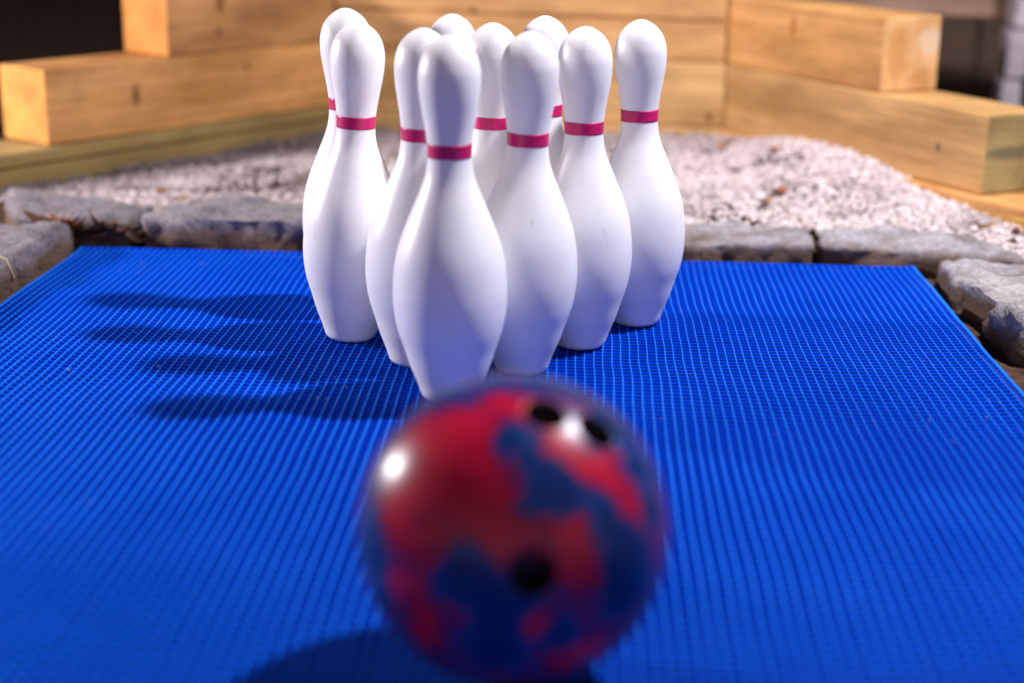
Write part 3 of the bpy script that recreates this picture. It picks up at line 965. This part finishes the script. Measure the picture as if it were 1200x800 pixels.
def twig(pts, r, mat, lab):
    b = bmesh.new()
    prev = None
    for i, p in enumerate(pts):
        p = Vector(p)
        d = (Vector(pts[min(i + 1, len(pts) - 1)]) - Vector(pts[max(i - 1, 0)])).normalized()
        q = Vector((0, 0, 1)).rotation_difference(d)
        ring = [b.verts.new(p + q @ Vector((r * math.cos(a * math.pi / 3), r * math.sin(a * math.pi / 3), 0))) for a in range(6)]
        if prev:
            for k in range(6): b.faces.new((prev[k], prev[(k + 1) % 6], ring[(k + 1) % 6], ring[k]))
        else: b.faces.new(ring[::-1])
        prev = ring
    b.faces.new(prev)
    o = link('twig', mesh_from_bm('twig', b, [mat]))
    tag(o, lab, 'twig')
m_straw = simple('straw', (0.36, 0.27, 0.19), 0.7)
twig([(-0.815, 1.995, 0.038), (-0.785, 1.968, 0.042), (-0.757, 1.950, 0.036), (-0.740, 1.925, 0.018)], 0.0015, m_straw, 'pale bent twig over the joint of the two left stones')
twig([(0.520, 2.003, 0.030), (0.560, 2.010, 0.036), (0.605, 2.024, 0.034)], 0.0010, m_straw, 'thin dry straw between the pale stones at the right')

# ------------------------------------------------------------------ camera
cam = bpy.data.cameras.new('camera')
co = bpy.data.objects.new('camera', cam)
COL.objects.link(co)
F, VPx, VPy, ROLL = 1800.0, 690.0, -140.0, R(0.9)
Yc = Vector(((VPx - 600) / F, (VPy - 400) / F, 1)).normalized()
dv = Vector((math.cos(ROLL), math.sin(ROLL), 0))
Zc = dv.cross(Yc).normalized()
if Zc.y > 0: Zc = -Zc
Xc = Yc.cross(Zc)
# rows of world axes in camera space -> camera axes in world space
right = Vector((Xc.x, Yc.x, Zc.x)); up = -Vector((Xc.y, Yc.y, Zc.y)); back = -Vector((Xc.z, Yc.z, Zc.z))
m3 = Matrix((right, up, back)).transposed()
co.matrix_world = Matrix.Translation((0, 0, 0.53)) @ m3.to_4x4()
cam.sensor_width = 36.0
cam.lens = F / 1200 * 36.0
cam.clip_start = 0.02
cam.clip_end = 500
cam.dof.use_dof = True
cam.dof.focus_distance = 1.83
cam.dof.aperture_fstop = 2.0
scene.camera = co

# ------------------------------------------------------------------ light
def lamp(name, typ, loc, target, power, color, size, angle=None, blend=0.5):
    ld_ = bpy.data.lights.new(name, typ)
    ld_.energy = power; ld_.color = color; ld_.shadow_soft_size = size
    if angle:
        ld_.spot_size = R(angle); ld_.spot_blend = blend
    o = bpy.data.objects.new(name, ld_)
    COL.objects.link(o)
    o.location = loc
    o.rotation_euler = (Vector(target) - Vector(loc)).to_track_quat('-Z', 'Y').to_euler()
    return o
lamp('flood_lamp', 'POINT', (1.0, 1.80, 1.83), (-0.1, 2.0, 0.0), 258, (0.96, 0.94, 1.0), 0.060)
lamp('side_lamp', 'SPOT', (-2.10, 2.15, 0.66), (-0.1, 2.1, 0.12), 205, (1.0, 0.93, 0.96), 0.095, 100, 0.6)

w = bpy.data.worlds.new('World')
scene.world = w
w.use_nodes = True
GLOW = 1.10
nt = w.node_tree
bgn = nt.nodes['Background']
sky = nt.nodes.new('ShaderNodeTexSky')
sky.sky_type = 'NISHITA'
sky.sun_disc = False
sky.sun_elevation = R(-4)
sky.sun_rotation = R(100)
hs = nt.nodes.new('ShaderNodeHueSaturation')
hs.inputs['Saturation'].default_value = 0.35
nt.links.new(sky.outputs['Color'], hs.inputs['Color'])
# fill glow added to the sky low behind the camera, brightening the pins' fronts
tcw = nt.nodes.new('ShaderNodeTexCoord')
sxw = nt.nodes.new('ShaderNodeSeparateXYZ'); nt.links.new(tcw.outputs['Generated'], sxw.inputs[0])
def wm(op, a, b):
    m = nt.nodes.new('ShaderNodeMath'); m.operation = op
    for k, v in enumerate((a, b)):
        if isinstance(v, (int, float)): m.inputs[k].default_value = v
        else: nt.links.new(v, m.inputs[k])
    return m.outputs[0]
fy = nt.nodes.new('ShaderNodeMapRange'); fy.interpolation_type = 'SMOOTHSTEP'
fy.inputs['From Min'].default_value = 0.1; fy.inputs['From Max'].default_value = -0.9
nt.links.new(sxw.outputs['Y'], fy.inputs['Value'])
fz = nt.nodes.new('ShaderNodeMapRange'); fz.interpolation_type = 'SMOOTHSTEP'
fz.inputs['From Min'].default_value = 1.0; fz.inputs['From Max'].default_value = -0.4
nt.links.new(sxw.outputs['Z'], fz.inputs['Value'])
glow = wm('MULTIPLY', fy.outputs[0], fz.outputs[0])
mg = nt.nodes.new('ShaderNodeMix'); mg.data_type = 'RGBA'; mg.blend_type = 'ADD'; mg.clamp_factor = False
nt.links.new(glow, mg.inputs[0])
nt.links.new(hs.outputs['Color'], mg.inputs[6])
mg.inputs[7].default_value = (GLOW * 1.0, GLOW * 0.80, GLOW * 0.88, 1)
nt.links.new(mg.outputs[2], bgn.inputs['Color'])
bgn.inputs['Strength'].default_value = 0.8

scene.view_settings.view_transform = 'Standard'
scene.view_settings.look = 'None'
scene.view_settings.exposure = 0
scene.view_settings.gamma = 1
